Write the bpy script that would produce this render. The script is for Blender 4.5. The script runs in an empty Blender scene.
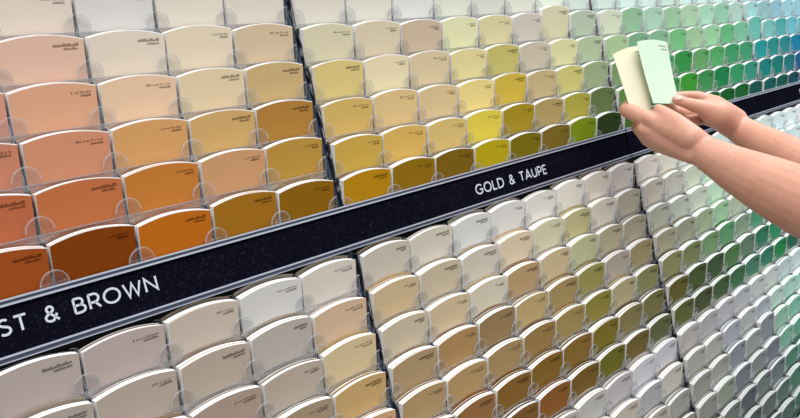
import bpy, bmesh, math, random
from mathutils import Vector, Matrix

random.seed(11)
SC = bpy.context.scene
COL = SC.collection
U = 0.07                      # one pocket is 7 cm wide
ALPHA = math.radians(20)      # the racks recline against the wall
BETA = math.radians(18)       # the cards stand upright in the stepped pockets
G = 0.1057                    # width of an upright between two bays
S_UP, S_LO = 0.5554, 0.5471   # row pitch above and below the rail
L_TOP = -1.6747               # foot of the first row below the rail
ZR = 1.30                     # height of the rack origin above the floor
CA, SA = math.cos(ALPHA), math.sin(ALPHA)


def R(x, y, z):
    """rack units (x along, y into the wall, z up the rack) -> metres in the shop"""
    return Vector((x, y * CA + z * SA, z * CA - y * SA)) * U + Vector((0, 0, ZR))


def bay_x(c, sec='L'):
    """left side of pocket column c (eight columns to a bay); the racks hang a few millimetres off"""
    return c + G * (c // 8 + 1) + (-0.035 if sec == 'U' and c < 0 else 0.05 if sec == 'L' and c > 7 else 0)


# ------------------------------------------------------------------ materials
def new_mat(name):
    m = bpy.data.materials.new(name)
    m.use_nodes = True
    nt = m.node_tree
    nt.nodes.clear()
    return m, nt.nodes, nt.links


def principled(name, col, rough=0.5, metal=0.0, noise=0.0, scale=40.0, bump=0.0, spec=0.5, sss=0.0):
    m, n, l = new_mat(name)
    out = n.new('ShaderNodeOutputMaterial')
    b = n.new('ShaderNodeBsdfPrincipled')
    l.new(b.outputs[0], out.inputs[0])
    b.inputs['Base Color'].default_value = (*col, 1)
    b.inputs['Roughness'].default_value = rough
    b.inputs['Metallic'].default_value = metal
    b.inputs['Specular IOR Level'].default_value = spec
    if noise or bump:
        t = n.new('ShaderNodeTexCoord')
        nz = n.new('ShaderNodeTexNoise')
        nz.inputs['Scale'].default_value = scale
        nz.inputs['Detail'].default_value = 4
        l.new(t.outputs['Object'], nz.inputs['Vector'])
        if noise:
            mx = n.new('ShaderNodeMix'); mx.data_type = 'RGBA'; mx.blend_type = 'MULTIPLY'
            mx.inputs[0].default_value = noise
            mx.inputs[6].default_value = (*col, 1)
            l.new(nz.outputs[0], mx.inputs[7])
            l.new(mx.outputs[2], b.inputs['Base Color'])
        if bump:
            bp = n.new('ShaderNodeBump'); bp.inputs['Strength'].default_value = bump
            bp.inputs['Distance'].default_value = 0.001
            l.new(nz.outputs[0], bp.inputs['Height']); l.new(bp.outputs[0], b.inputs['Normal'])
    return m


def tone_material(name, factor, rough, attr=None, tint=None):
    """paint colour of the card: each card object carries its own colour"""
    m, n, l = new_mat(name)
    out = n.new('ShaderNodeOutputMaterial'); b = n.new('ShaderNodeBsdfPrincipled')
    l.new(b.outputs[0], out.inputs[0])
    if attr:
        src = n.new('ShaderNodeAttribute'); src.attribute_name = attr
    else:
        src = n.new('ShaderNodeObjectInfo')
    mx = n.new('ShaderNodeMix'); mx.data_type = 'RGBA'; mx.blend_type = 'MULTIPLY'
    mx.inputs[0].default_value = 1.0
    t = n.new('ShaderNodeTexCoord'); nz = n.new('ShaderNodeTexNoise')
    nz.inputs['Scale'].default_value = 900; nz.inputs['Detail'].default_value = 1
    rp = n.new('ShaderNodeMapRange'); rp.inputs[3].default_value = factor * 0.97; rp.inputs[4].default_value = factor * 1.03
    l.new(t.outputs['Object'], nz.inputs['Vector']); l.new(nz.outputs[0], rp.inputs[0])
    l.new(src.outputs['Color'], mx.inputs[6])
    if tint:
        tn = n.new('ShaderNodeVectorMath'); tn.operation = 'SCALE'; tn.inputs[0].default_value = tint
        l.new(rp.outputs[0], tn.inputs['Scale']); l.new(tn.outputs[0], mx.inputs[7])
    else: l.new(rp.outputs[0], mx.inputs[7])
    l.new(mx.outputs[2], b.inputs['Base Color'])
    b.inputs['Roughness'].default_value = rough
    b.inputs['Specular IOR Level'].default_value = 0.06
    return m


def clear_material(name, tint, diffuse, glossy):
    """thin clear acrylic"""
    m, n, l = new_mat(name)
    out = n.new('ShaderNodeOutputMaterial')
    tr = n.new('ShaderNodeBsdfTransparent'); tr.inputs[0].default_value = (*tint, 1)
    gl = n.new('ShaderNodeBsdfGlossy'); gl.inputs['Roughness'].default_value = 0.06
    df = n.new('ShaderNodeBsdfDiffuse'); df.inputs[0].default_value = (0.9, 0.91, 0.93, 1)
    lw = n.new('ShaderNodeLayerWeight'); lw.inputs[0].default_value = 0.5
    pw = n.new('ShaderNodeMath'); pw.operation = 'POWER'; pw.inputs[1].default_value = 4.0
    fr = n.new('ShaderNodeMath'); fr.operation = 'MULTIPLY_ADD'; fr.inputs[1].default_value = glossy; fr.inputs[2].default_value = 0.035
    l.new(lw.outputs['Facing'], pw.inputs[0]); l.new(pw.outputs[0], fr.inputs[0])
    m1 = n.new('ShaderNodeMixShader'); m1.inputs[0].default_value = diffuse
    m2 = n.new('ShaderNodeMixShader')
    l.new(tr.outputs[0], m1.inputs[1]); l.new(df.outputs[0], m1.inputs[2])
    l.new(fr.outputs[0], m2.inputs[0]); l.new(m1.outputs[0], m2.inputs[1]); l.new(gl.outputs[0], m2.inputs[2])
    l.new(m2.outputs[0], out.inputs[0])
    return m


def rail_material():
    m, n, l = new_mat('navy_speckled_vinyl')
    out = n.new('ShaderNodeOutputMaterial'); b = n.new('ShaderNodeBsdfPrincipled')
    l.new(b.outputs[0], out.inputs[0])
    t = n.new('ShaderNodeTexCoord'); v = n.new('ShaderNodeTexVoronoi'); v.inputs['Scale'].default_value = 900
    l.new(t.outputs['Object'], v.inputs['Vector'])
    sp = n.new('ShaderNodeSeparateColor'); l.new(v.outputs['Color'], sp.inputs[0])
    mr = n.new('ShaderNodeMapRange'); mr.inputs[1].default_value = 0.86; mr.inputs[2].default_value = 1.0
    l.new(sp.outputs[0], mr.inputs[0])
    mx = n.new('ShaderNodeMix'); mx.data_type = 'RGBA'
    mx.inputs[6].default_value = (0.0038, 0.0036, 0.009, 1); mx.inputs[7].default_value = (0.016, 0.016, 0.028, 1)
    l.new(mr.outputs[0], mx.inputs[0]); l.new(mx.outputs[2], b.inputs['Base Color'])
    b.inputs['Roughness'].default_value = 0.7
    b.inputs['Specular IOR Level'].default_value = 0.0
    return m


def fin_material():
    """acrylic edge: its refraction is painted on, a dark base with paler streaks"""
    m, n, l = new_mat('acrylic_painted_refraction')
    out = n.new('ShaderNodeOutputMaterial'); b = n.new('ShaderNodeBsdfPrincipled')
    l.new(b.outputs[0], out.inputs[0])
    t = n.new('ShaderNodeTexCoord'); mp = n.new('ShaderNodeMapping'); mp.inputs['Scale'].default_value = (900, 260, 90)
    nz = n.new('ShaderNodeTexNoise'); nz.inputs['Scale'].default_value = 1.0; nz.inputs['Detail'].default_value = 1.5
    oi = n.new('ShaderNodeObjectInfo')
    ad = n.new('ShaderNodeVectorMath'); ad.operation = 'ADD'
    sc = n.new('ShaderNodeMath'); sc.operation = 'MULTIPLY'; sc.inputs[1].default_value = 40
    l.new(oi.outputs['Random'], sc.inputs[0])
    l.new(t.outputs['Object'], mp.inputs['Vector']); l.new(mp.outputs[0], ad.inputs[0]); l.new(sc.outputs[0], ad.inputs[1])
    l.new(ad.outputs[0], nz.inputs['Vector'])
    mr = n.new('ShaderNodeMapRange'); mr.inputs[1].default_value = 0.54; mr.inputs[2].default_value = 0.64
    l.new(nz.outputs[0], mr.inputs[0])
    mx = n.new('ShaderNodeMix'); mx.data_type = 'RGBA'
    mx.inputs[6].default_value = (0.022, 0.022, 0.03, 1); mx.inputs[7].default_value = (0.36, 0.37, 0.42, 1)  # dark and bright parts of the refraction, painted as base colour
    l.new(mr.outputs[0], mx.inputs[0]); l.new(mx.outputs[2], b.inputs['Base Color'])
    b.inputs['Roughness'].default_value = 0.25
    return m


def skin_material():
    m, n, l = new_mat('skin')
    out = n.new('ShaderNodeOutputMaterial'); b = n.new('ShaderNodeBsdfPrincipled')
    l.new(b.outputs[0], out.inputs[0])
    t = n.new('ShaderNodeTexCoord')
    nz = n.new('ShaderNodeTexNoise'); nz.inputs['Scale'].default_value = 28; nz.inputs['Detail'].default_value = 6
    l.new(t.outputs['Object'], nz.inputs['Vector'])
    cr = n.new('ShaderNodeMix'); cr.data_type = 'RGBA'
    cr.inputs[6].default_value = (0.53, 0.255, 0.175, 1); cr.inputs[7].default_value = (0.68, 0.375, 0.285, 1)
    l.new(nz.outputs[0], cr.inputs[0])
    v = n.new('ShaderNodeTexVoronoi'); v.inputs['Scale'].default_value = 130; v.inputs['Randomness'].default_value = 1
    l.new(t.outputs['Object'], v.inputs['Vector'])
    sp = n.new('ShaderNodeSeparateColor'); l.new(v.outputs['Color'], sp.inputs[0])
    gt = n.new('ShaderNodeMath'); gt.operation = 'GREATER_THAN'; gt.inputs[1].default_value = 0.72
    l.new(sp.outputs[1], gt.inputs[0])
    mr = n.new('ShaderNodeMapRange'); mr.inputs[1].default_value = 0.08; mr.inputs[2].default_value = 0.2
    mr.inputs[3].default_value = 0.5; mr.inputs[4].default_value = 0.0
    l.new(v.outputs['Distance'], mr.inputs[0])
    mu = n.new('ShaderNodeMath'); mu.operation = 'MULTIPLY'
    l.new(gt.outputs[0], mu.inputs[0]); l.new(mr.outputs[0], mu.inputs[1])
    mx = n.new('ShaderNodeMix'); mx.data_type = 'RGBA'; mx.inputs[7].default_value = (0.30, 0.13, 0.075, 1)
    l.new(mu.outputs[0], mx.inputs[0]); l.new(cr.outputs[2], mx.inputs[6])
    l.new(mx.outputs[2], b.inputs['Base Color'])
    b.inputs['Roughness'].default_value = 0.48
    b.inputs['Specular IOR Level'].default_value = 0.35
    b.inputs['Subsurface Weight'].default_value = 0.12
    b.inputs['Subsurface Radius'].default_value = (0.012, 0.005, 0.003)
    b.inputs['Subsurface Scale'].default_value = 0.4
    n2 = n.new('ShaderNodeTexNoise'); n2.inputs['Scale'].default_value = 320; n2.inputs['Detail'].default_value = 3
    l.new(t.outputs['Object'], n2.inputs['Vector'])
    bp = n.new('ShaderNodeBump'); bp.inputs['Strength'].default_value = 0.18; bp.inputs['Distance'].default_value = 0.001
    l.new(n2.outputs[0], bp.inputs['Height']); l.new(bp.outputs[0], b.inputs['Normal'])
    return m


M = {
    'face': tone_material('painted_card_face', 1.0, 0.55),
    'mark': tone_material('printed_colour_name', 0.38, 0.6),
    'backing': tone_material('kraft_toned_divider_card', 0.85, 0.7, None, (1.0, 0.91, 0.81)),
    'edge': principled('white_card_edge', (0.86, 0.85, 0.84), 0.7),
    'many': tone_material('painted_card_faces', 1.0, 0.55, 'tone'),
    'clear': clear_material('clear_acrylic', (0.985, 0.986, 0.988), 0.015, 0.4),
    'lip': clear_material('clear_lip_strip', (0.99, 0.99, 0.99), 0.06, 0.2),
    'rim': clear_material('polished_acrylic_edge', (0.80, 0.81, 0.83), 0.20, 0.6),
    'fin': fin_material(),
    'panel': principled('navy_back_panel', (0.028, 0.036, 0.055), 0.5, noise=0.4),
    'post': principled('navy_upright', (0.018, 0.035, 0.06), 0.35),
    'steel': principled('satin_aluminium', (0.50, 0.54, 0.63), 0.38, 0.5),
    'groove': principled('grey_channel', (0.10, 0.11, 0.16), 0.45, 0.6),
    'rail': rail_material(),
    'letter': principled('silver_white_lettering', (0.52, 0.55, 0.62), 0.5),
    'skin': skin_material(),
    'nail': principled('fingernail', (0.74, 0.44, 0.40), 0.4),
    'floor': principled('grey_shop_floor', (0.32, 0.31, 0.30), 0.35, noise=0.5, scale=3),
    'wall': principled('shop_wall_paint', (0.55, 0.55, 0.54), 0.8),
    'shirt': principled('heather_shirt', (0.16, 0.18, 0.23), 0.9, noise=0.4, scale=200),
}


# ------------------------------------------------------------------ helpers
def tag(o, label=None, cat=None, group=None, kind=None):
    if label: o['label'] = label
    if cat: o['category'] = cat
    if group: o['group'] = group
    if kind: o['kind'] = kind
    return o


def link(name, data, parent=None, loc=(0, 0, 0), rx=0.0):
    o = bpy.data.objects.new(name, data)
    COL.objects.link(o)
    if parent: o.parent = parent
    o.location = loc
    o.rotation_euler = (rx, 0, 0)
    return o


def bm_box(bm, x0, x1, y0, y1, z0, z1, mi=0):
    vs = [bm.verts.new((x, y, z)) for x in (x0, x1) for y in (y0, y1) for z in (z0, z1)]
    for f in ((0, 1, 3, 2), (4, 6, 7, 5), (0, 4, 5, 1), (2, 3, 7, 6), (0, 2, 6, 4), (1, 5, 7, 3)):
        bm.faces.new([vs[i] for i in f]).material_index = mi


def bm_slab(bm, outline, y0, y1, mi_front=0, mi_edge=1, mi_back=None):
    """an outline in x, z given the thickness y0..y1"""
    a = [bm.verts.new((x, y0, z)) for x, z in outline]
    b = [bm.verts.new((x, y1, z)) for x, z in outline]
    bm.faces.new(a).material_index = mi_front
    bm.faces.new(b[::-1]).material_index = mi_front if mi_back is None else mi_back
    k = len(a)
    for i in range(k):
        bm.faces.new((a[i], b[i], b[(i + 1) % k], a[(i + 1) % k])).material_index = mi_edge


def mesh(name, bm, mats, smooth=False, recalc=True):
    if recalc: bmesh.ops.recalc_face_normals(bm, faces=bm.faces)
    me = bpy.data.meshes.new(name)
    bm.to_mesh(me); bm.free()
    for m in mats: me.materials.append(M[m] if isinstance(m, str) else m)
    if smooth:
        for p in me.polygons: p.use_smooth = True
    return me


# ------------------------------------------------------------------ camera (fitted to the pocket grid)
W3 = Vector((1.4088951501493023, -0.8010212785027995, 0.4048498183542708))
T3 = Vector((-1.0257171702219408, -0.43267349142534345, 11.250111851362684))
RM = Matrix.Rotation(W3.length, 3, W3.normalized())      # rack -> lens (right, down, forward)
CU = -(RM.transposed() @ T3)
cam_loc = R(*CU)
RX = Matrix.Rotation(-ALPHA, 3, 'X')
cam_data = bpy.data.cameras.new('camera')
cam = bpy.data.objects.new('camera', cam_data); COL.objects.link(cam)
axes = [RX @ (RM.transposed() @ v) for v in (Vector((1, 0, 0)), Vector((0, -1, 0)), Vector((0, 0, -1)))]
cam.matrix_world = Matrix(((axes[0].x, axes[1].x, axes[2].x, cam_loc.x), (axes[0].y, axes[1].y, axes[2].y, cam_loc.y),
                           (axes[0].z, axes[1].z, axes[2].z, cam_loc.z), (0, 0, 0, 1)))
cam_data.sensor_width = 36.0
cam_data.lens = 36.0
cam_data.clip_start = 0.01
SC.camera = cam


def project(p):
    v = RM @ Vector(p) + T3
    return 400 + 800 * v.x / v.z, 209 + 800 * v.y / v.z


def sight(px, py, d):
    """a point at depth d metres along the line of sight through px, py"""
    v = RX @ (RM.transposed() @ Vector(((px - 400) / 800 * d, (py - 209) / 800 * d, d)))
    return cam_loc + v


# ------------------------------------------------------------------ paint colours of the pockets, read row by row
FIRST = -5
ROWS = {
    ('U', 1): '964616 783705 b45f0c 966214 825808 aa7805 84620a 73560f ac9608 70640a 735f1e 768a0c 2a3c16 466428 2d5a28 23552d 145528 005519 005a20 005c23 004e46 005550 005044 004252 003c5f',
    ('U', 2): 'b45f3a b96638 bc7028 c18c5f b08434 bc983a cda34b cbac62 d4be37 9b8219 a58f58 a59b3a 5f7044 58843e 3c7d46 46964b 379b2a 3a8a4c 0f7e48 2d915f 2d8c73 007a74 007369 0f6e74 005884',
    ('U', 3): 'c0785c c98461 cd9356 c59c5c a77630 c8a555 d2b276 ceb280 dec673 c6a834 baa573 c3ba6a 94a57d 73965c 5a9664 50a56e 308e42 5fa05f 4ca55f 389860 3c966a 169292 208882 248288 007da0',
    ('U', 4): 'cd8c73 d49b78 deb894 d8c098 c0a26c d0b970 dacba0 cdb991 d5c886 bab05f beb49c d2cd96 aabc96 a6c48e 7aaa82 7eb48e 70bc7a 9cc496 92cd98 60b47a 74be96 64baaa 70bab4 48a6a6 64bac8',
    ('U', 5): 'd7a596 d8ae96 d8c8b4 d9c8ac cab291 cdc4a2 cebfa0 c2ac90 d6d6a5 cfc594 c4bcae cec8a2 afbea5 cdd6b8 8eba94 a4cdb0 98c69b aacea6 a4d6b4 92c8a6 accebe 9bd2ce 8ebebe 8ebecd 96cdd8',
    ('U', 6): 'd7c8be d8c8b9 d0ccc8 d8cebe d4cabc d3cec0 d6d2c4 d6d4d2 d2d6c4 cecec2 d6d6c8 d6e0cd cddad0 cee0d6 cee6de cde4da c8e2d2 cde6de c8e4dc cce6de d2e6e2 bedce1 bedce6 bcdae6 b8d8ea',
    ('L', 1): 'a59891 a89893 b4a698 bebbb6 c0b8ac b4aa9b beb6a6 c3c1bc c7c4be c6c3bc c6c2b7 bcb5aa aca39d bab2aa b4b2a5 b9beb2 b4c0b0 b9c8bc bac8be bccac0 bccac2 c0d0d0 c4d6d6 c8d8d8 c8d8d8',
    ('L', 2): 'a0948a a59689 a59687 a69d93 bea082 b9a07a b4a58a bab0a0 c8b496 bcb696 a8a074 bcb7aa 9b9584 a69e92 a09e91 a5ac98 a0baa0 aac3b2 aac8b9 a8c8ba aaccc0 b4d2d2 b8d4d4 bad6d6 bad6d6',
    ('L', 3): 'a08c7d a08c7d 9b8778 a59788 c0aa82 b4a58c baa582 beb49e a68961 b6a27c a6aa82 9b9478 8e8975 99998a 9ba091 a5aa9b a0bea0 96b49b 8cb4a0 82b49f 82b4a0 96c8be a0c8c8 a0c8c8 a0c8c8',
    ('L', 4): '96826a 96826a 96826a 96826a b4915c 9b825f 9b784b 876e4b aa9262 947e50 878048 988d82 837957 8c8770 82826e 839073 82a682 96a28c 82a58c 5a9678 5a9678 5aa096 5aa096 5aa096 5aa096',
    ('L', 5): 'be9164 be9164 be9164 be9164 be9164 9e825a a08255 967c52 8c6e40 917c4a 7c7332 968c69 6e7048 73734b 646a46 5f7d55 4b7e56 6e826a 3c7e5a 327d5f 1e6e5a 146464 146e6e 146e6e 146e6e',
    ('L', 6): '966e46 966e46 966e46 966e46 966e46 966e46 875f37 785624 765821 785c28 6c5f22 6e6440 5f5c38 504c24 3c4728 32472d 41653c 506955 28654c 1e7850 146446 0a5050 0a5050 0a5050 0a5050',
    ('L', 7): '735028 735028 735028 735028 735028 735028 735028 735028 7d5024 685022 5e5a1e 5c4f28 4d5236 4b5028 3c4228 374c2d 325a3c 3c6955 286955 14703c 14523c 0a4b4b 0a4b4b 0a4b4b 0a4b4b',
    ('L', 8): 'afa8a0 afa8a0 afa8a0 afa8a0 afa8a0 afa8a0 afa8a0 afa8a0 afa8a0 b0adaa aaa5a5 b4b2b6 aaaab0 9d9894 989796 a4a0a4 a3a3a6 aaafad b2b8b4 aab9ba b4c0c0 aacdc8 aacdc8 aacdc8 aacdc8',
    ('L', 9): 'aca298 aca298 aca298 aca298 aca298 aca298 aca298 aca298 aca298 aca298 afa598 989598 aaa598 92918c 969691 9698a0 a0a2a0 969ca5 a4beb0 96beaf 8cbeaf 8cbeaf 8cbeaf 8cbeaf 8cbeaf',
    ('L', 10): 'a0968c a0968c a0968c a0968c a0968c a0968c a0968c a0968c a0968c a0968c a0968c a0968c 8c8982 83827a 8c8c84 7d7e87 8c918c 7d8287 82af96 6eaa91 64a58c 64a58c 64a58c 64a58c 64a58c',
    ('L', 11): '877d73 877d73 877d73 877d73 877d73 877d73 877d73 877d73 877d73 877d73 877d73 877d73 877d73 82827a 828778 6e737a 7d8280 6e747d 6ea58c 5a967d 5a967d 5a967d 5a967d 5a967d 5a967d',
    ('L', 12): '78766e 78766e 78766e 78766e 78766e 78766e 78766e 78766e 78766e 78766e 78766e 78766e 78766e 78766e 6e736e 565c60 6e7873 687376 4c7864 508c78 468c78 468c78 468c78 468c78 468c78',
    ('L', 13): '555f5f 555f5f 555f5f 555f5f 555f5f 555f5f 555f5f 555f5f 555f5f 555f5f 555f5f 555f5f 555f5f 555f5f 555f5f 555f5f 646e69 5a6e64 46735f 508270 508270 508270 508270 508270 508270',
    ('L', 14): '505a5a 505a5a 505a5a 505a5a 505a5a 505a5a 505a5a 505a5a 505a5a 505a5a 505a5a 505a5a 505a5a 505a5a 505a5a 505a5a 5a6964 566a60 46695a 4b7869 4b7869 4b7869 4b7869 4b7869 4b7869',
}
ROWS = {k: v.split() for k, v in ROWS.items()}


def srgb(sec, row, c):
    row = min(row, 6 if sec == 'U' else 14)
    h = ROWS[(sec, row)][max(0, min(24, c - FIRST))]
    v = [int(h[i:i + 2], 16) / 255 for i in (0, 2, 4)]
    g = 0.3 * v[0] + 0.59 * v[1] + 0.11 * v[2]
    f = 0.17 * max(0.0, (max(v) - 0.4) / 0.6)
    return [a + (g - a) * f for a in v]


def lin(v):
    return v / 12.92 if v <= 0.04045 else ((v + 0.055) / 1.055) ** 2.4


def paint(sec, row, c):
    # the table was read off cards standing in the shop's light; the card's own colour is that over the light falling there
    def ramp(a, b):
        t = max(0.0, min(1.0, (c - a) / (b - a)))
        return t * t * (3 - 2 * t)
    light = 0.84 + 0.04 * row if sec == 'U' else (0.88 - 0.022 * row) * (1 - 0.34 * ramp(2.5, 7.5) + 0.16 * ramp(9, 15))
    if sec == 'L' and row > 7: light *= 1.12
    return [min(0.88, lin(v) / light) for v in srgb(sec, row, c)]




def row_z(sec, row, c=0):
    """foot of a row; the upper racks do not hang quite level with each other"""
    if sec == 'L': return L_TOP - (row - 1) * S_LO
    pitch, lift = (0.532, 0.042) if c < 0 else (0.546, -0.056) if c < 8 else (S_UP, -0.108)
    if row == 1: lift += -0.045 if c < 0 else 0.025 if c < 8 else 0
    return (row - 2) * pitch + lift


def colour_name(rgb):
    import colorsys
    h, s, v = colorsys.rgb_to_hsv(*rgb)
    h *= 360
    if s < 0.055: return 'soft white' if v > 0.76 else 'pale grey' if v > 0.62 else 'mid grey' if v > 0.42 else 'dark grey'
    if h < 62 or h > 330:
        if s < 0.13: return 'ivory' if v > 0.76 else 'pale warm grey' if v > 0.62 else 'warm grey'
        if h < 30:
            if s < 0.36: return 'pale peach' if v > 0.78 else 'pinkish tan' if v > 0.6 else 'taupe'
            if s < 0.6: return 'peach' if v > 0.72 else 'light brown'
            return 'terracotta' if v > 0.66 else 'rust brown'
        if h < 43:
            if s < 0.3: return 'cream' if v > 0.78 else 'beige' if v > 0.62 else 'taupe'
            if s < 0.58: return 'sandy tan' if v > 0.66 else 'tan brown'
            return 'ochre' if v > 0.62 else 'golden brown' if v > 0.46 else 'dark brown'
        if s < 0.3: return 'pale cream' if v > 0.78 else 'khaki beige' if v > 0.6 else 'grey olive'
        if s < 0.6: return 'pale yellow' if v > 0.76 else 'khaki' if v > 0.56 else 'olive'
        return 'mustard yellow' if v > 0.62 else 'olive gold' if v > 0.42 else 'dark olive'
    if h < 165:
        if s < 0.16: return 'pale sage' if v > 0.66 else 'grey green'
        if s < 0.36: return 'mint green' if v > 0.72 else 'sage green' if v > 0.5 else 'moss green'
        return 'fresh green' if v > 0.6 else 'leaf green' if v > 0.42 else 'dark green'
    if h < 200:
        if s < 0.2: return 'ice blue' if v > 0.66 else 'blue grey'
        if s < 0.5: return 'pale aqua'
        return 'teal' if v > 0.5 else 'dark teal'
    if s < 0.2: return 'blue white' if v > 0.66 else 'cool grey'
    return 'sky blue' if v > 0.7 else 'deep blue'


ORD = ['', 'first', 'second', 'third', 'fourth', 'fifth', 'sixth', 'seventh', 'eighth', 'ninth', 'tenth', 'eleventh',
       'twelfth', 'thirteenth', 'fourteenth', 'fifteenth', 'sixteenth', 'seventeenth', 'eighteenth']


def where(sec, row, c):
    side = 'above' if sec == 'U' else 'below'
    b = c // 8
    r = ORD[row] + ' row ' + side + ' rail'
    if b == -1:
        return r + ', ' + ORD[-c] + ' column left of widest post'
    bay = {0: 'GOLD & TAUPE bay', 1: 'green bay', 2: 'far blue bay'}[b]
    return r + ', ' + ORD[c % 8 + 1] + ' column of ' + bay


# ------------------------------------------------------------------ card meshes (metres, foot at the origin, x to the right)
CARD_W = 0.952
H_CORNER, ARC, TAIL = 0.529, 0.066, 0.42


def card_outline(h=H_CORNER, w=CARD_W, tail=TAIL, n=12):
    x0 = (1 - w) / 2
    pts = [(x0, -tail), (x0 + w, -tail)]
    for i in range(n + 1):
        t = 1 - i / n
        pts.append((x0 + w * t, h + ARC * (1 - (2 * t - 1) ** 2)))
    return [(x * U, z * U) for x, z in pts]


def front_card_mesh(k, rnd, rim=0.0):
    bm = bmesh.new()
    o = card_outline()
    bm_slab(bm, o, -0.0004, 0.0003, 1 if rim else 0, 1, 0)
    if rim:                                   # the colour stops just short of the card's top edge
        bm_slab(bm, o[:2] + [(x, z - rim * U) for x, z in o[2:]], -0.00046, -0.0003, 0, 0, 0)
    # the printed colour name and the smaller line under it
    xr = 0.905
    wid = rnd.choice((0.24, 0.28, 0.32, 0.22))
    bold = rnd.random() < 0.45
    x = xr - wid
    while x < xr - 0.01:
        g = rnd.uniform(0.014, 0.022)
        hh = rnd.choice((0.018, 0.022, 0.03)) * (1.2 if bold else 0.8)
        bm_box(bm, x * U, (x + g) * U, -0.00055, -0.0003, (0.452) * U, (0.452 + hh) * U, 2)
        x += g + (rnd.choice((0.003, 0.005)) if bold else rnd.choice((0.006, 0.014, 0.022)))
    x = xr - wid * rnd.uniform(0.45, 0.65)
    while x < xr - 0.01:
        g = rnd.uniform(0.012, 0.02)
        hh = rnd.choice((0.016, 0.022, 0.026))
        bm_box(bm, x * U, (x + g) * U, -0.00055, -0.0003, 0.415 * U, (0.415 + hh) * U, 2)
        x += g + 0.004
    return mesh('front_card', bm, ('face', 'edge', 'mark'))


def spare_mesh(rnd, pack, extra, gap, back=None):
    """the cards standing behind the front one: a tight pack, then a few leaning apart"""
    bm = bmesh.new()
    y = 0.0004
    t_end = y + pack * U
    while y < t_end:
        t = rnd.uniform(0.016, 0.034) * U
        dz = rnd.uniform(-0.012, 0.0)
        bm_slab(bm, card_outline(H_CORNER + dz, CARD_W - rnd.uniform(0, 0.012)), y, y + t, 0, 1, 0)
        y += t + 0.0002
    for i in range(extra):
        y += gap * U * rnd.uniform(0.6, 1.2)
        dz = rnd.uniform(-0.035, 0.004)
        bm_slab(bm, card_outline(H_CORNER + dz, CARD_W - 0.01), y, y + 0.0006, 0, 1, 0)
    if back is not None:
        y += back[0] * U
        bm_slab(bm, card_outline(H_CORNER + back[1], CARD_W - 0.01), y, y + 0.0006, 2, 2, 2)
    return mesh('spare_cards', bm, ('face', 'edge', 'backing'))


rnd = random.Random(5)
FRONTS = [front_card_mesh(k, rnd) for k in range(6)]
RIMMED = [front_card_mesh(k, rnd, 0.011) for k in range(6)]
SPARE_THIN = [spare_mesh(rnd, *a) for a in ((0.055, 0, 0), (0.07, 0, 0, (0.01, -0.02)), (0.08, 0, 0), (0.05, 2, 0.02), (0.06, 1, 0.015))]
SPARE_FULL = [spare_mesh(rnd, *a) for a in ((0.085, 1, 0.02, (0.03, 0.03)), (0.075, 2, 0.018, (0.025, 0.04)), (0.11, 0, 0.02, (0.02, 0.02)), (0.055, 3, 0.024), (0.095, 0, 0, (0.04, 0.035)), (0.08, 2, 0.02))]
TALL = {('U', 5, 6): 0.10, ('U', 4, 16): 0.13, ('L', 10, 12): 0.12, ('L', 1, -1): 0.0}


def in_frame(sec, row, c):
    """share of the pocket's visible card that falls inside the photograph, and its size in it"""
    x, z = bay_x(c), row_z(sec, row, c)
    n = 0
    for i in range(8):
        for j in range(8):
            u, v = project((x + 0.03 + 0.94 * i / 7, -0.05 - 0.16 * j / 7, z + 0.05 + 0.55 * j / 7))
            n += 0 < u < 800 and 0 < v < 418
    a, b, d = (Vector(project((x + p, -0.1, z + q))) for p, q in ((0, 0), (1, 0), (0, 0.55)))
    area = abs((b - a).x * (d - a).y - (b - a).y * (d - a).x)
    return n / 64, area


# pockets that the hands and the forearms hide
ARMS = [((622, 100), (646, 104), (680, 92), (720, 97), (745, 113), (800, 140), (800, 226), (760, 210), (700, 176), (645, 148), (635, 128))]


def behind_arms(sec, row, c):
    x, z = bay_x(c), row_z(sec, row, c)
    n = 0
    for i in range(5):
        for j in range(5):
            u, v = project((x + 0.1 + 0.8 * i / 4, -0.1, z + 0.05 + 0.5 * j / 4))
            poly = ARMS[0]
            ins = False
            for k in range(len(poly)):
                (x1, y1), (x2, y2) = poly[k], poly[k - 1]
                if (y1 > v) != (y2 > v) and u < (x2 - x1) * (v - y1) / (y2 - y1) + x1: ins = not ins
            n += ins
    return n / 25 > 0.93


cells, rest = [], []
for sec, rows in (('U', range(1, 8)), ('L', range(1, 17))):
    for row in rows:
        for c in range(-7, 24):
            share, area = in_frame(sec, row, c)
            if share >= 0.03 and not behind_arms(sec, row, c):
                cells.append((area * share, sec, row, c))
            elif any(in_frame(sec, row + dr, c + dc)[0] > 0 for dr in (-1, 0, 1) for dc in (-1, 0, 1)):
                rest.append((sec, row, c))
cells.sort(reverse=True)
rest += [t[1:] for t in cells[300:]]
cells = cells[:300]

CARD_Y = -0.012
CARD_X = 0.0


def placing(sec, row, c):
    q = random.Random(hash((row * 131 + c * 17 + (sec == 'U') * 7)) & 0xffff)
    dz = q.uniform(-0.02, 0.012) + TALL.get((sec, row, c), 0)
    dx = q.uniform(-0.008, 0.008)
    thick = q.uniform(0, 1)
    return dx, dz, q, thick


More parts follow.
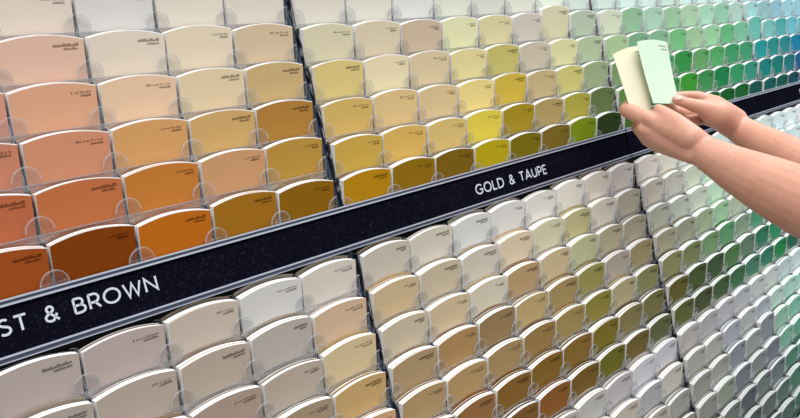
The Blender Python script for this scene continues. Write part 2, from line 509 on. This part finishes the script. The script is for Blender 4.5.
card_root = None
for area, sec, row, c in cells:
    dx, dz, q, thick = placing(sec, row, c)
    if card_root is None:
        root = card_root = bpy.data.objects.new('paint_card_stack', None)
        front = bpy.data.objects.new('front_card', FRONTS[0])
        spare = bpy.data.objects.new('spare_cards', SPARE_THIN[0])
    else:
        root, front, spare = card_root.copy(), front.copy(), spare.copy()
    for o in (root, front, spare): COL.objects.link(o)
    root.empty_display_size = 0.02
    root.location = R(bay_x(c, sec) + dx + CARD_X, CARD_Y, row_z(sec, row, c) + dz - (0.014 if sec == 'L' else 0))
    root.rotation_euler = (BETA - ALPHA, math.radians(q.uniform(-0.5, 0.5)), 0)
    front.parent = spare.parent = root
    front.data = q.choice(RIMMED if sec == 'U' else FRONTS)
    spare.data = q.choice(SPARE_THIN if sec == 'U' else SPARE_FULL)
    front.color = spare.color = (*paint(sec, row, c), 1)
    spare['kind'] = 'stuff'
    name = colour_name(srgb(sec, row, c))
    tag(root, name + ' paint cards, ' + where(sec, row, c), 'paint cards', 'paint cards standing in the display pockets')

# the small, hidden and outlying pockets' cards
bm = bmesh.new()
tone = bm.loops.layers.float_color.new('tone')
for sec, row, c in rest:
    dx, dz, q, thick = placing(sec, row, c)
    mt = Matrix.Translation(R(bay_x(c, sec) + dx + CARD_X, CARD_Y, row_z(sec, row, c) + dz - (0.014 if sec == 'L' else 0))) @ Matrix.Rotation(BETA - ALPHA, 4, 'X')
    n0 = len(bm.faces)
    v0 = len(bm.verts)
    bm_slab(bm, card_outline(), -0.0004, 0.0003, 0, 1, 0)
    y = 0.0005
    for k in range(q.choice((1, 2)) if sec == 'U' else q.choice((2, 3, 4))):
        t = q.uniform(0.018, 0.034) * U
        bm_slab(bm, card_outline(H_CORNER - q.uniform(0, 0.02)), y, y + t, 0, 1, 0)
        y += t + q.choice((0.0002, 0.0002, 0.001))
    bm.verts.ensure_lookup_table(); bm.faces.ensure_lookup_table()
    for v in bm.verts[v0:]: v.co = mt @ v.co
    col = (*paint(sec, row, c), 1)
    for f in bm.faces[n0:]:
        for lp in f.loops: lp[tone] = col
far_cards = link('far_paint_cards', mesh('far_paint_cards', bm, ('many', 'edge'), recalc=False))
tag(far_cards, 'small far paint cards filling the racks at the far right end', 'paint cards', 'paint cards standing in the display pockets', 'stuff')

# ------------------------------------------------------------------ the clear racks
def tab_outline(kind):
    """a rounded retaining tab round a divider; halves at the uprights"""
    r, zc = 0.152, 0.115
    pts = []
    a0, a1 = {'full': (0, 180), 'left': (90, 180), 'right': (0, 90)}[kind]
    for i in range(15):
        a = math.radians(a0 + (a1 - a0) * i / 14)
        pts.append((r * math.cos(a), zc + r * math.sin(a)))
    lo = -0.04
    if kind == 'full': pts += [(-r, lo), (r, lo)]
    elif kind == 'left': pts += [(-r, lo), (0, lo)]
    else: pts = [(0, lo), (r, lo)] + pts
    return [(x * U, z * U) for x, z in pts]


def tab_mesh(kind):
    bm = bmesh.new()
    o = tab_outline(kind)
    bm_slab(bm, o, -0.0004, 0.0004, 0, 1, 0)
    # polished rim
    n = len(o)
    arc = o[:15] if kind != 'right' else o[2:]
    for (xa, za), (xb, zb) in zip(arc[:-1], arc[1:]):
        ca = Vector((xa, 0, za)); cb = Vector((xb, 0, zb))
        cen = Vector((0, 0, 0.115 * U))
        na, nb = (ca - cen).normalized() * 0.00055, (cb - cen).normalized() * 0.00055
        vs = [bm.verts.new(p) for p in (ca - na + Vector((0, -.0009, 0)), ca + na + Vector((0, -.0009, 0)), cb + nb + Vector((0, -.0009, 0)), cb - nb + Vector((0, -.0009, 0)),
                                        ca - na, ca + na, cb + nb, cb - nb)]
        for f in ((0, 1, 2, 3), (1, 5, 6, 2), (0, 3, 7, 4)):
            bm.faces.new([vs[i] for i in f]).material_index = 1
    # the small foot loop at the divider's base
    if kind == 'full':
        r = 0.055
        foot = [(r * math.cos(math.radians(180 * i / 8)) * U, (0.005 + r * math.sin(math.radians(180 * i / 8))) * U) for i in range(9)]
        foot += [(-r * U, -0.04 * U), (r * U, -0.04 * U)]
        bm_slab(bm, foot, -0.0022, -0.0012, 0, 1, 0)
    return mesh('retaining_tab', bm, ('clear', 'rim'))


TABS = {k: tab_mesh(k) for k in ('full', 'left', 'right')}


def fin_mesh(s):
    """divider between two pockets: an acrylic fin with a bright front bead"""
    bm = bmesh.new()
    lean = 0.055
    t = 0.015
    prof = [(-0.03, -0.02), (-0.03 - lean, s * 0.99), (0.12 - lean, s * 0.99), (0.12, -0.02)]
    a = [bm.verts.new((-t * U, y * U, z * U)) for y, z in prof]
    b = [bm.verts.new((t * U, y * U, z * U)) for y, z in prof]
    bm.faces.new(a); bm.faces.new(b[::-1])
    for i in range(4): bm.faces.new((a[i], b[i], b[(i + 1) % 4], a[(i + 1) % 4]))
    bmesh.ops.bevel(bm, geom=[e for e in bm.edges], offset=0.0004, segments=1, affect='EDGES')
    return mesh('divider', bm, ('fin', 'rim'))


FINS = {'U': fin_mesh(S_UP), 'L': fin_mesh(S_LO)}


def tray_mesh(n):
    """one row's clear front lip with its floor and back"""
    bm = bmesh.new()
    L = n * U
    def strip(z0, z1, y0, y1, mi):
        n0 = len(bm.verts)
        bm_box(bm, 0, L, y0 * U, y1 * U, z0 * U, z1 * U, mi)
        bm.verts.ensure_lookup_table()
        for v in bm.verts[n0:]: v.co.y -= v.co.z * math.tan(BETA)      # the lip leans with the cards
    strip(-0.045, 0.058, -0.040, -0.028, 0)
    strip(0.058, 0.070, -0.043, -0.025, 1)
    strip(-0.012, 0.0, -0.042, -0.038, 1)
    return mesh('pocket_tray', bm, ('lip', 'rim'))


TRAY = tray_mesh(8)


def on_view(x, y, z, pad=25):
    u, v = project((x, y, z))
    return -pad < u < 800 + pad and -pad < v < 418 + pad


def make_rack(sec, b, rows, label):
    z0 = row_z(sec, max(rows) if sec == 'L' else min(rows), b * 8)
    x0 = bay_x(b * 8, sec)
    s = S_UP if sec == 'U' else S_LO
    root = link('card_rack', None, None, R(x0, 0, z0), -ALPHA)
    root.empty_display_size = 0.05
    tag(root, label, 'card rack', 'clear pocket racks')
    bm = bmesh.new()
    top = (max(rows) - min(rows) + 1) * s
    if sec == 'L' and min(rows) == 1: top += 0.05
    bm_box(bm, -0.01 * U, 8.01 * U, 0.66 * U, 0.70 * U, 0.005 * U, top * U)
    link('back_panel', mesh('back_panel', bm, ('panel',)), root)
    for row in rows:
        z = row_z(sec, row, b * 8)
        if not any(on_view(x0 + k, 0, z + q, 60) for k in range(9) for q in (0, 0.5)): continue
        tray = link('pocket_tray', TRAY, root, (0, 0, (z - z0) * U))
        for k in range(9):
            if not on_view(x0 + k, -0.03, z + 0.25): continue
            kind = 'right' if k == 0 else 'left' if k == 8 else 'full'
            link('retaining_tab', TABS[kind], tray, (k * U, -0.052 * U, 0), BETA)
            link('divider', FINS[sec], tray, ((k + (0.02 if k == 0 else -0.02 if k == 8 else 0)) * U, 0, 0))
    return root


BAYS = {-1: 'beneath the RUST & BROWN heading', 0: 'beneath the GOLD & TAUPE heading', 1: 'behind the arms', 2: 'at the far right'}
UP = {-1: 'clear pocket rack of peach, rust and brown cards at upper left',
      0: 'clear pocket rack of cream, yellow and gold cards above the GOLD & TAUPE sign',
      1: 'clear pocket rack of mint to dark green cards behind the held cards',
      2: 'clear pocket rack of aqua and teal cards at upper right'}
LO = {-1: 'clear pocket rack of grey and tan cards below the BROWN sign',
      0: 'clear pocket rack of white to brown cards below the GOLD & TAUPE sign',
      1: 'clear pocket rack of pale to dark green cards below the forearms',
      2: 'clear pocket rack of pale blue cards below the rail at far right'}
LO2 = {-1: 'clear rack at the very bottom left, under the tan and grey cards',
       0: 'clear rack of pale grey cards at bottom, under the brown and olive rows',
       1: 'clear rack of grey and sage cards at bottom right, under dark green rows'}
for b in (-1, 0, 1, 2):
    make_rack('U', b, range(1, 8), UP[b])
    make_rack('L', b, range(1, 8), LO[b])
for b in (-1, 0, 1):
    make_rack('L', b, range(8, 15), LO2[b])

# ------------------------------------------------------------------ uprights between the bays
def upright(b, z0, z1, label, wide):
    x1 = bay_x(b * 8)
    x0 = x1 - G
    bm = bmesh.new()
    w = (0.12 if wide else 0.075) * G
    a = 0.012 if wide else 0.03
    bm_box(bm, a * U, (G - a) * U, (-0.02 if wide else 0.10) * U, 0.65 * U, 0, (z1 - z0) * U)
    bmesh.ops.bevel(bm, geom=list(bm.edges), offset=0.0008, segments=2, affect='EDGES')
    o = link('upright_post', mesh('upright_post', bm, ('post' if wide else 'groove',)), None, R(x0, 0, z0), -ALPHA)
    tag(o, label, 'post', 'navy uprights between the bays')


ZTOP = 5.5 * S_UP
ZBOT = row_z('L', 15)
for b, who in ((0, 'between the brown and gold bays'), (1, 'between the gold and green bays'), (2, 'between the green and teal bays')):
    upright(b, -0.43, ZTOP, ('dark navy' if b == 0 else 'slim grey') + ' upright post above the rail, ' + who, b == 0)
    upright(b, ZBOT, -1.07, ('dark navy' if b == 0 else 'slim grey') + ' upright post below the rail, ' + who, b == 0)

# ------------------------------------------------------------------ the navy heading rail
Z_HI, Z_LO = -0.437, -1.052
FACE = -0.105


def glyph_strokes(ch):
    """geometric sans capitals as centre lines in a box of height 1; returns (width, strokes)"""
    def arc(cx, cy, rx, ry, a0, a1, n=18):
        return [(cx + rx * math.cos(math.radians(a0 + (a1 - a0) * i / n)), cy + ry * math.sin(math.radians(a0 + (a1 - a0) * i / n))) for i in range(n + 1)]
    if ch == 'R': return 0.62, [[(0, 0), (0, 1)], [(0, 1), (0.32, 1)] + arc(0.32, 0.71, 0.27, 0.29, 90, -90) + [(0, 0.42)], [(0.32, 0.42), (0.62, 0)]]
    if ch == 'U': return 0.72, [[(0, 1), (0, 0.36)] + arc(0.36, 0.36, 0.36, 0.36, 180, 360) + [(0.72, 1)]]
    if ch == 'S': return 0.58, [arc(0.30, 0.74, 0.26, 0.26, 40, 190, 14) + arc(0.30, 0.26, 0.29, 0.26, 80, -140, 18)]
    if ch == 'T': return 0.66, [[(0, 1), (0.66, 1)], [(0.33, 1), (0.33, 0)]]
    if ch == '&': return 0.76, [[(0.76, 0.0), (0.2, 0.66)] + arc(0.34, 0.80, 0.18, 0.2, 215, -60, 16) + [(0.16, 0.46)] + arc(0.31, 0.24, 0.28, 0.24, 125, 300, 16) + [(0.7, 0.44)]]
    if ch == 'B': return 0.62, [[(0, 0), (0, 1)], [(0, 1), (0.30, 1)] + arc(0.30, 0.76, 0.24, 0.24, 90, -90) + [(0, 0.52)], [(0.30, 0.52)] + arc(0.34, 0.26, 0.28, 0.26, 90, -90) + [(0, 0)]]
    if ch == 'O': return 1.0, [arc(0.5, 0.5, 0.5, 0.5, 0, 360, 36)]
    if ch == 'W': return 1.12, [[(0, 1), (0.29, 0), (0.56, 0.95), (0.83, 0), (1.12, 1)]]
    if ch == 'N': return 0.76, [[(0, 0), (0, 1), (0.76, 0), (0.76, 1)]]
    if ch == 'G': return 0.94, [arc(0.5, 0.5, 0.5, 0.5, 42, 325, 30) + [(0.93, 0.46), (0.55, 0.46)]]
    if ch == 'L': return 0.52, [[(0, 1), (0, 0), (0.52, 0)]]
    if ch == 'D': return 0.82, [[(0, 0), (0, 1), (0.34, 1)] + arc(0.34, 0.5, 0.48, 0.5, 90, -90) + [(0, 0)]]
    if ch == 'A': return 0.86, [[(0, 0), (0.43, 1), (0.86, 0)], [(0.15, 0.3), (0.71, 0.3)]]
    if ch == 'P': return 0.58, [[(0, 0), (0, 1), (0.30, 1)] + arc(0.30, 0.70, 0.28, 0.30, 90, -90) + [(0, 0.40)]]
    if ch == 'E': return 0.54, [[(0.54, 1), (0, 1), (0, 0), (0.54, 0)], [(0, 0.51), (0.48, 0.51)]]
    return 0.38, []


def bm_stroke(bm, pts, half, y0, y1):
    P = [Vector((x, z)) for x, z in pts]
    q = [P[0]]
    for p in P[1:]:
        if (p - q[-1]).length > 1e-6: q.append(p)
    P = q
    if len(P) < 2: return
    closed = (P[0] - P[-1]).length < 1e-5
    L, Rr = [], []
    for i, p in enumerate(P):
        d0 = (P[i] - P[i - 1]).normalized() if i > 0 else None
        d1 = (P[i + 1] - P[i]).normalized() if i < len(P) - 1 else None
        if closed and d0 is None: d0 = (P[-1] - P[-2]).normalized()
        if closed and d1 is None: d1 = (P[1] - P[0]).normalized()
        d0 = d0 or d1; d1 = d1 or d0
        n0, n1 = Vector((-d0.y, d0.x)), Vector((-d1.y, d1.x))
        m = n0 + n1
        m = m.normalized() if m.length > 1e-4 else n0
        k = half / max(0.45, m.dot(n0))
        L.append(p + m * k); Rr.append(p - m * k)
    va = [[bm.verts.new((v.x, y, v.y)) for v in S] for y in (y0, y1) for S in (L, Rr)]
    fl, fr, bl, br = va
    for i in range(len(P) - 1):
        bm.faces.new((fl[i], fr[i], fr[i + 1], fl[i + 1]))
        bm.faces.new((bl[i], bl[i + 1], br[i + 1], br[i]))
        bm.faces.new((fl[i], fl[i + 1], bl[i + 1], bl[i]))
        bm.faces.new((fr[i], br[i], br[i + 1], fr[i + 1]))
    for i in (0, len(P) - 1):
        bm.faces.new((fl[i], bl[i], br[i], fr[i]) if i == 0 else (fl[i], fr[i], br[i], bl[i]))


def lettering(text, x0, x1, zc, cap):
    """the words stretched between x0 and x1 (rack units), cap height cap, centred on zc"""
    gap = 0.30
    gl = [glyph_strokes(ch) for ch in text]
    tot = sum(w for w, _ in gl) + gap * (len(text) - 1)
    kx = (x1 - x0) / tot
    bm = bmesh.new()
    x = 0
    for w, strokes in gl:
        for st in strokes:
            bm_stroke(bm, [((x0 + (x + a) * kx) * U, (zc - cap / 2 + b * cap) * U) for a, b in st], 0.0122 * U, (FACE - 0.006) * U, (FACE + 0.004) * U)
        x += w + gap
    return mesh('lettering', bm, ('letter',))


def trim_mesh(x0, x1, z0, z1, low=0.3, top=0.27):
    """extruded aluminium channel: two bright ridges with a grey groove"""
    bm = bmesh.new()
    h = z1 - z0
    bm_box(bm, x0 * U, x1 * U, (FACE - 0.010) * U, 0.02 * U, z0 * U, z1 * U, 1)
    bm_box(bm, x0 * U, x1 * U, (FACE - 0.034) * U, (FACE - 0.008) * U, z0 * U, (z0 + low * h) * U, 0)
    bm_box(bm, x0 * U, x1 * U, (FACE - 0.034) * U, (FACE - 0.008) * U, (z1 - top * h) * U, z1 * U, 0)
    return mesh('trim', bm, ('steel', 'groove'))


SIGNS = {-1: ('RUST & BROWN', 'navy heading strip lettered RUST & BROWN in silver capitals'),
         0: ('GOLD & TAUPE', 'navy heading strip lettered GOLD & TAUPE in silver capitals'),
         1: (None, 'plain navy heading strip passing behind the hands and wrists'),
         2: ('B', 'navy heading strip under the teal cards at far right edge')}
TEXT_X = {-1: (-5.035, -2.945), 0: (2.96, 5.05), 2: (19.16, 19.28)}
for b in (-1, 0, 1, 2):
    xa = bay_x(b * 8) - G * 0.5
    xb = xa + 8 + G - 0.004
    root = link('heading_strip', None, None, R(0, 0, 0), -ALPHA)
    root.empty_display_size = 0.05
    tag(root, SIGNS[b][1], 'sign', 'navy heading strips')
    bm = bmesh.new()
    bm_box(bm, xa * U, xb * U, FACE * U, 0.02 * U, (Z_LO + 0.05) * U, (Z_HI - 0.05) * U)
    link('sign_panel', mesh('sign_panel', bm, ('rail',)), root)
    link('top_trim', trim_mesh(xa, xb, Z_HI - 0.072, Z_HI), root)
    link('bottom_trim', trim_mesh(xa, xb, Z_LO - 0.005, Z_LO + 0.066, 0.12, 0.28), root)
    if SIGNS[b][0]:
        tx = TEXT_X[b]
        link('lettering', lettering(SIGNS[b][0], tx[0], tx[1], -0.71 if b < 0 else -0.765, 0.152), root)

# ------------------------------------------------------------------ hands and arms
def world_r(px, d): return px * d / 800


def bm_ball(bm, p, r, seg=12):
    out = bmesh.ops.create_icosphere(bm, subdivisions=3, radius=r, matrix=Matrix.Translation(p))
    return out['verts']


def bm_hull(parts_bm, balls):
    """rounded hull over balls (point, radius)"""
    b = bmesh.new()
    for p, r in balls: bm_ball(b, p, r)
    res = bmesh.ops.convex_hull(b, input=b.verts)
    junk = [g for g in res['geom_interior'] + res['geom_unused'] if isinstance(g, bmesh.types.BMVert)]
    bmesh.ops.delete(b, geom=list(set(junk)), context='VERTS')
    me = bpy.data.meshes.new('tmp'); b.to_mesh(me); b.free()
    parts_bm.from_mesh(me); bpy.data.meshes.remove(me)


def P4(px, py, d, r): return sight(px, py, d), world_r(r, d)


def chain(bm, pts):
    for a, b in zip(pts[:-1], pts[1:]): bm_hull(bm, [a, b])


body = bmesh.new()
# --- left hand (nearer the camera, its back to us)
LW = [P4(702, 143.5, 1.000, 11), P4(694, 155, 1.000, 10)]
l_mcp = [P4(650, 121, 1.035, 9), P4(644, 131, 1.043, 8.8), P4(649, 138.5, 1.048, 8.4), P4(657, 144.5, 1.048, 7.6)]
for k, m in enumerate(l_mcp):
    w = LW[0] if k < 2 else LW[1]
    bm_hull(body, [LW[0], LW[1], m] if k in (1, 2) else [w, m])
for a, b in zip(l_mcp[:-1], l_mcp[1:]): bm_hull(body, [a, b, LW[0], LW[1]])
chain(body, [l_mcp[0], P4(627, 110, 1.056, 7.8), P4(632, 102, 1.088, 6.4), P4(641, 99, 1.094, 5.4)])
chain(body, [l_mcp[1], P4(639, 127, 1.078, 7.6), P4(646, 117, 1.098, 6.4), P4(655, 114, 1.10, 5.4)])
chain(body, [l_mcp[2], P4(647, 136, 1.083, 7.4), P4(655, 126, 1.098, 6.2), P4(663, 122, 1.098, 5.2)])
chain(body, [l_mcp[3], P4(657, 143, 1.080, 6.6), P4(664, 134, 1.092, 5.6), P4(671, 130, 1.09, 4.8)])
l_thumb = [P4(690, 138, 1.000, 14), P4(676, 123.5, 1.012, 10.2), P4(665.5, 115.5, 1.022, 8.2), P4(659, 110, 1.032, 6.2)]
chain(body, l_thumb)
bm_hull(body, [l_thumb[0], l_thumb[1], l_mcp[0]])
bm_hull(body, [l_thumb[0], LW[0], l_mcp[0]])
for px, py, dd, rr in ((650, 120, 1.029, 7.4), (644, 130, 1.036, 7.2), (649, 138, 1.041, 6.8), (657, 144, 1.042, 6)):
    k = P4(px, py, dd, rr); bm_hull(body, [k, (k[0].lerp(LW[0][0].lerp(LW[1][0], 0.5), 0.45), k[1] * 0.6)])
# --- left forearm and upper arm
l_arm = [P4(698, 149, 1.003, 14.5), P4(716, 158.5, 0.985, 18.5), P4(738, 170.5, 0.97, 23.5), P4(773, 187.5, 0.94, 30.5), P4(806, 203, 0.905, 35), P4(850, 222, 0.86, 38)]
chain(body, l_arm)
# --- right hand (farther, palm side to us)
r_th = [P4(677, 99.6, 1.082, 5.3), P4(688, 103.5, 1.080, 6.0), P4(703, 107.8, 1.080, 8.0), P4(718, 114.5, 1.085, 14.6)]
chain(body, r_th)
r_mcp = [P4(716, 103.5, 1.118, 8), P4(714, 109, 1.134, 8), P4(716, 116, 1.138, 8), P4(722, 124, 1.134, 7.4)]
RW = [P4(735, 120, 1.108, 12), P4(737, 131, 1.104, 11)]
for a, b in zip(r_mcp[:-1], r_mcp[1:]): bm_hull(body, [a, b, RW[0], RW[1]])
bm_hull(body, [r_th[3], RW[0], RW[1]])
bm_hull(body, [r_th[3], r_th[2], r_mcp[0]])
chain(body, [r_mcp[0], P4(698, 95.8, 1.124, 5.0), P4(687, 95.2, 1.121, 4.5), P4(675, 96, 1.116, 4.2)])
chain(body, [r_mcp[1], P4(691, 106, 1.130, 5.6), P4(680, 106.5, 1.122, 5.0), P4(669, 104.5, 1.116, 4.5)])
chain(body, [r_mcp[2], P4(696, 112.5, 1.128, 5.9), P4(685, 113, 1.118, 5.3), P4(677, 110.5, 1.114, 4.7)])
chain(body, [r_mcp[3], P4(705, 119, 1.120, 5.8), P4(696, 120.5, 1.108, 5.2), P4(689, 118.5, 1.104, 4.5)])
r_arm = [P4(735, 126.5, 1.106, 13.5), P4(750, 136, 1.09, 15.5), P4(773, 147.5, 1.062, 18), P4(803, 163, 1.025, 22), P4(850, 187, 0.97, 27), P4(880, 202, 0.93, 29)]
chain(body, r_arm)
# --- upper arms, shoulders and trunk beyond the frame
el_l, el_r = l_arm[-1], r_arm[-1]
mid = (el_l[0] + el_r[0]) / 2
away = Vector((0.55, -0.835, 0)).normalized()
side = Vector((0.835, 0.55, 0)).normalized()
neck = mid + away * 0.27 + side * 0.22 + Vector((0, 0, 0.28))
sh_l, sh_r = neck - side * 0.17 + Vector((0, 0, -0.08)), neck + side * 0.17 + Vector((0, 0, -0.08))
chain(body, [el_l, (sh_l, 0.05)])
chain(body, [el_r, (sh_r, 0.05)])
torso = [(sh_l, 0.055), (sh_r, 0.055), (neck + Vector((0, 0, -0.12)), 0.09)]
bm_hull(body, torso + [(neck + Vector((0, 0, -0.45)) - side * 0.09, 0.085), (neck + Vector((0, 0, -0.45)) + side * 0.09, 0.085)])
bm_hull(body, [(neck + Vector((0, 0, -0.05)), 0.055), (neck + Vector((0, 0, 0.06)), 0.052)])
head = neck + Vector((0, 0, 0.16)) - away * 0.02
bm_hull(body, [(head + Vector((0, 0, 0.03)), 0.082), (head + Vector((0, 0, -0.045)) - away * 0.015, 0.062)])
bm_hull(body, [(head - away * 0.085 + Vector((0, 0, -0.015)), 0.012), (head - away * 0.07 + Vector((0, 0, 0.02)), 0.01)])
bm_hull(body, [(neck + Vector((0, 0, -0.45)) - side * 0.09, 0.09), (neck + Vector((0, 0, -0.62)) - side * 0.09, 0.09), (neck + Vector((0, 0, -0.45)) + side * 0.09, 0.09), (neck + Vector((0, 0, -0.62)) + side * 0.09, 0.09)])
for sx in (-1, 1):
    hip = neck + Vector((0, 0, -0.62)) + side * 0.09 * sx
    foot = Vector((hip.x, hip.y, 0.07))
    knee = hip.lerp(foot, 0.5)
    chain(body, [(hip, 0.085), (knee, 0.058), (foot, 0.045)])
    bm_hull(body, [(foot + Vector((0, 0, -0.03)), 0.04), (foot - away * 0.13 + Vector((0, 0, -0.042)), 0.028)])
pm = mesh('person', body, ('skin',), smooth=True)
person = link('person', pm)
rem = person.modifiers.new('Remesh', 'REMESH'); rem.mode = 'VOXEL'; rem.voxel_size = 0.0016; rem.use_smooth_shade = True
sm = person.modifiers.new('Smooth', 'SMOOTH'); sm.factor = 0.5; sm.iterations = 12
tag(person, 'person with bare forearms reaching in from the right, both hands holding pale cards', 'person')

# fingernails
def nail(p, d_along, d_out, size):
    bm = bmesh.new()
    bmesh.ops.create_uvsphere(bm, u_segments=14, v_segments=8, radius=1)
    z = d_out.normalized(); x = (d_along - d_along.dot(z) * z).normalized(); y = z.cross(x)
    mt = Matrix(((x.x, y.x, z.x, p.x), (x.y, y.y, z.y, p.y), (x.z, y.z, z.z, p.z), (0, 0, 0, 1)))
    for v in bm.verts: v.co = mt @ Vector((v.co.x * size[0], v.co.y * size[1], v.co.z * size[2]))
    o = link('fingernail', mesh('fingernail', bm, ('nail',), smooth=True), person)
    o['label'] = 'pale pink thumbnail'
    return o


t_dir = r_th[0][0] - r_th[1][0]
to_cam = (cam_loc - r_th[0][0]).normalized()
upv = Vector((0, 0, 1))
nail(r_th[0][0] + (to_cam * 0.75 + upv * 0.45).normalized() * r_th[0][1] * 0.86 - t_dir.normalized() * 0.001, t_dir, to_cam * 0.75 + upv * 0.45, (0.0062, 0.0045, 0.0016))

# shirt, trousers and hair of the person
def cloth(name, hulls, mat, voxel=0.006):
    bm = bmesh.new()
    for h in hulls: bm_hull(bm, h)
    o = link(name, mesh(name, bm, (mat,), smooth=True), person)
    r = o.modifiers.new('Remesh', 'REMESH'); r.mode = 'VOXEL'; r.voxel_size = voxel; r.use_smooth_shade = True
    s = o.modifiers.new('Smooth', 'SMOOTH'); s.iterations = 4
    return o


dn = Vector((0, 0, -1))
sl_l, sl_r = el_l[0].lerp(sh_l, 0.45), el_r[0].lerp(sh_r, 0.45)
M['hair'] = principled('brown_hair', (0.09, 0.05, 0.03), 0.6)
M['denim'] = principled('dark_denim', (0.03, 0.045, 0.09), 0.85, noise=0.5, scale=300)
cloth('shirt', [[(sh_l, 0.068), (sh_r, 0.068), (neck + dn * 0.12, 0.10), (neck + dn * 0.50 - side * 0.09, 0.100), (neck + dn * 0.50 + side * 0.09, 0.100)],
                [(sh_l, 0.066), (sl_l, 0.060)], [(sh_r, 0.066), (sl_r, 0.058)]], 'shirt')
cloth('trousers', [[(neck + dn * a + side * 0.09 * s, 0.102) for a in (0.52, 0.64) for s in (-1, 1)]] +
      [[(neck + dn * 0.62 + side * 0.09 * s, 0.098), (Vector(((neck + side * 0.09 * s).x, (neck + side * 0.09 * s).y, 0.50)), 0.07)] for s in (-1, 1)] +
      [[(Vector(((neck + side * 0.09 * s).x, (neck + side * 0.09 * s).y, 0.50)), 0.07), (Vector(((neck + side * 0.09 * s).x, (neck + side * 0.09 * s).y, 0.14)), 0.06)] for s in (-1, 1)], 'denim')
cloth('hair', [[(head + Vector((0, 0, 0.05)) + away * 0.02, 0.085), (head + away * 0.06 + dn * 0.05, 0.05), (head + away * 0.05 + dn * 0.13, 0.03)]], 'hair')

# ------------------------------------------------------------------ the two cards held up
ARCH = 0.0032


def held_card(corners, colour, label, bend):
    """corners: top left, top right, bottom right, bottom left"""
    tl, tr, br, bl = corners
    n = (tr - tl).cross(bl - tl).normalized()
    bm = bmesh.new()
    NX, NY = 14, 10
    top = {}
    lay = []
    for off in (0.0, 0.0005):
        g = []
        for j in range(NY + 1):
            v = j / NY
            rowv = []
            for i in range(NX + 1):
                u = i / NX
                p = tl.lerp(tr, u).lerp(bl.lerp(br, u), v)
                arc = (1 - (2 * u - 1) ** 2) * ARCH * (1 - v)
                p = p + (tl - bl).normalized() * arc + n * (off + bend * math.sin(v * math.pi))
                rowv.append(bm.verts.new(p))
            g.append(rowv)
        lay.append(g)
    for k, g in enumerate(lay):
        for j in range(NY):
            for i in range(NX):
                bm.faces.new((g[j][i], g[j + 1][i], g[j + 1][i + 1], g[j][i + 1]))
    a, b = lay
    per = [(0, i) for i in range(NX)] + [(j, NX) for j in range(NY)] + [(NY, i) for i in range(NX, 0, -1)] + [(j, 0) for j in range(NY, 0, -1)]
    for k in range(len(per)):
        (j0, i0), (j1, i1) = per[k], per[(k + 1) % len(per)]
        bm.faces.new((a[j0][i0], a[j1][i1], b[j1][i1], b[j0][i0])).material_index = 1
    sgn = 1 if n.dot(cam_loc - tl) > 0 else -1
    r2 = random.Random(3)
    for line, (w, v) in enumerate(((0.24, 0.075), (0.16, 0.125))):
        u = 0.93 - w
        while u < 0.93:
            du = 0.014
            q = []
            for uu, vv in ((u, v), (u + du, v), (u + du, v + 0.022), (u, v + 0.022)):
                p = tl.lerp(tr, uu).lerp(bl.lerp(br, uu), vv) + (tl - bl).normalized() * (1 - (2 * uu - 1) ** 2) * ARCH * (1 - vv)
                q.append(bm.verts.new(p + n * (bend * math.sin(vv * math.pi) + (0.0007 if sgn > 0 else -0.0002))))
            bm.faces.new(q).material_index = 2
            u += du + r2.choice((0.004, 0.006, 0.016))
    o = link('paint_card', mesh('paint_card', bm, ('face', 'edge', 'mark')))
    o.color = (*colour, 1)
    tag(o, label, 'paint card', 'pale paint cards held up in the hands')
    return o


held_card([sight(613, 54.5, 1.046), sight(644, 45.5, 1.084), sight(652, 113, 1.076), sight(631.5, 112, 1.048)],
          [lin(v / 255) for v in (220, 217, 190)], 'cream paint card held in the nearer hand, half behind the mint card', 0.0)
held_card([sight(637, 41.8, 1.058), sight(667, 42, 1.097), sight(679.5, 104, 1.098), sight(653.5, 103, 1.066)],
          [lin(v / 255) for v in (203, 226, 205)], 'pale mint green paint card pinched by the farther thumb, overlapping the cream card', 0.0012)

# ------------------------------------------------------------------ the shop round it
bm = bmesh.new(); bm_box(bm, -4, 5, -5, 0.9, -0.05, 0.0)
tag(link('floor', mesh('floor', bm, ('floor',))), kind='structure')
bm = bmesh.new(); bm_box(bm, -4, 5, 0.75, 0.85, 0.0, 3.2)
tag(link('wall_back', mesh('wall_back', bm, ('wall',))), kind='structure')


def area_light(name, loc, target, sx, sy, power, col):
    d = bpy.data.lights.new(name, 'AREA'); d.shape = 'RECTANGLE'; d.size = sx; d.size_y = sy
    d.energy = power; d.color = col
    o = bpy.data.objects.new(name, d); COL.objects.link(o)
    o.location = loc
    o.rotation_euler = (Vector(target) - Vector(loc)).to_track_quat('-Z', 'Y').to_euler()
    return o


area_light('ceiling_lamp', (-0.6, -0.6, 3.1), (-0.5, 0.0, 1.2), 2.4, 0.6, 44, (1.0, 0.955, 0.91))
area_light('ceiling_lamp', (1.7, -0.55, 3.1), (1.6, 0.0, 1.2), 2.2, 0.6, 48, (0.88, 0.97, 1.0))
w = bpy.data.worlds.new('shop_air'); SC.world = w
w.use_nodes = True
bg = w.node_tree.nodes['Background']
bg.inputs[0].default_value = (0.95, 0.97, 1.0, 1)
bg.inputs[1].default_value = 0.52

SC.view_settings.view_transform = 'Standard'
SC.view_settings.look = 'None'
SC.view_settings.exposure = 0.07
SC.view_settings.gamma = 1.0
SC.view_settings.use_curve_mapping = False
SC.cycles.transparent_max_bounces = 24
SC.cycles.max_bounces = 8
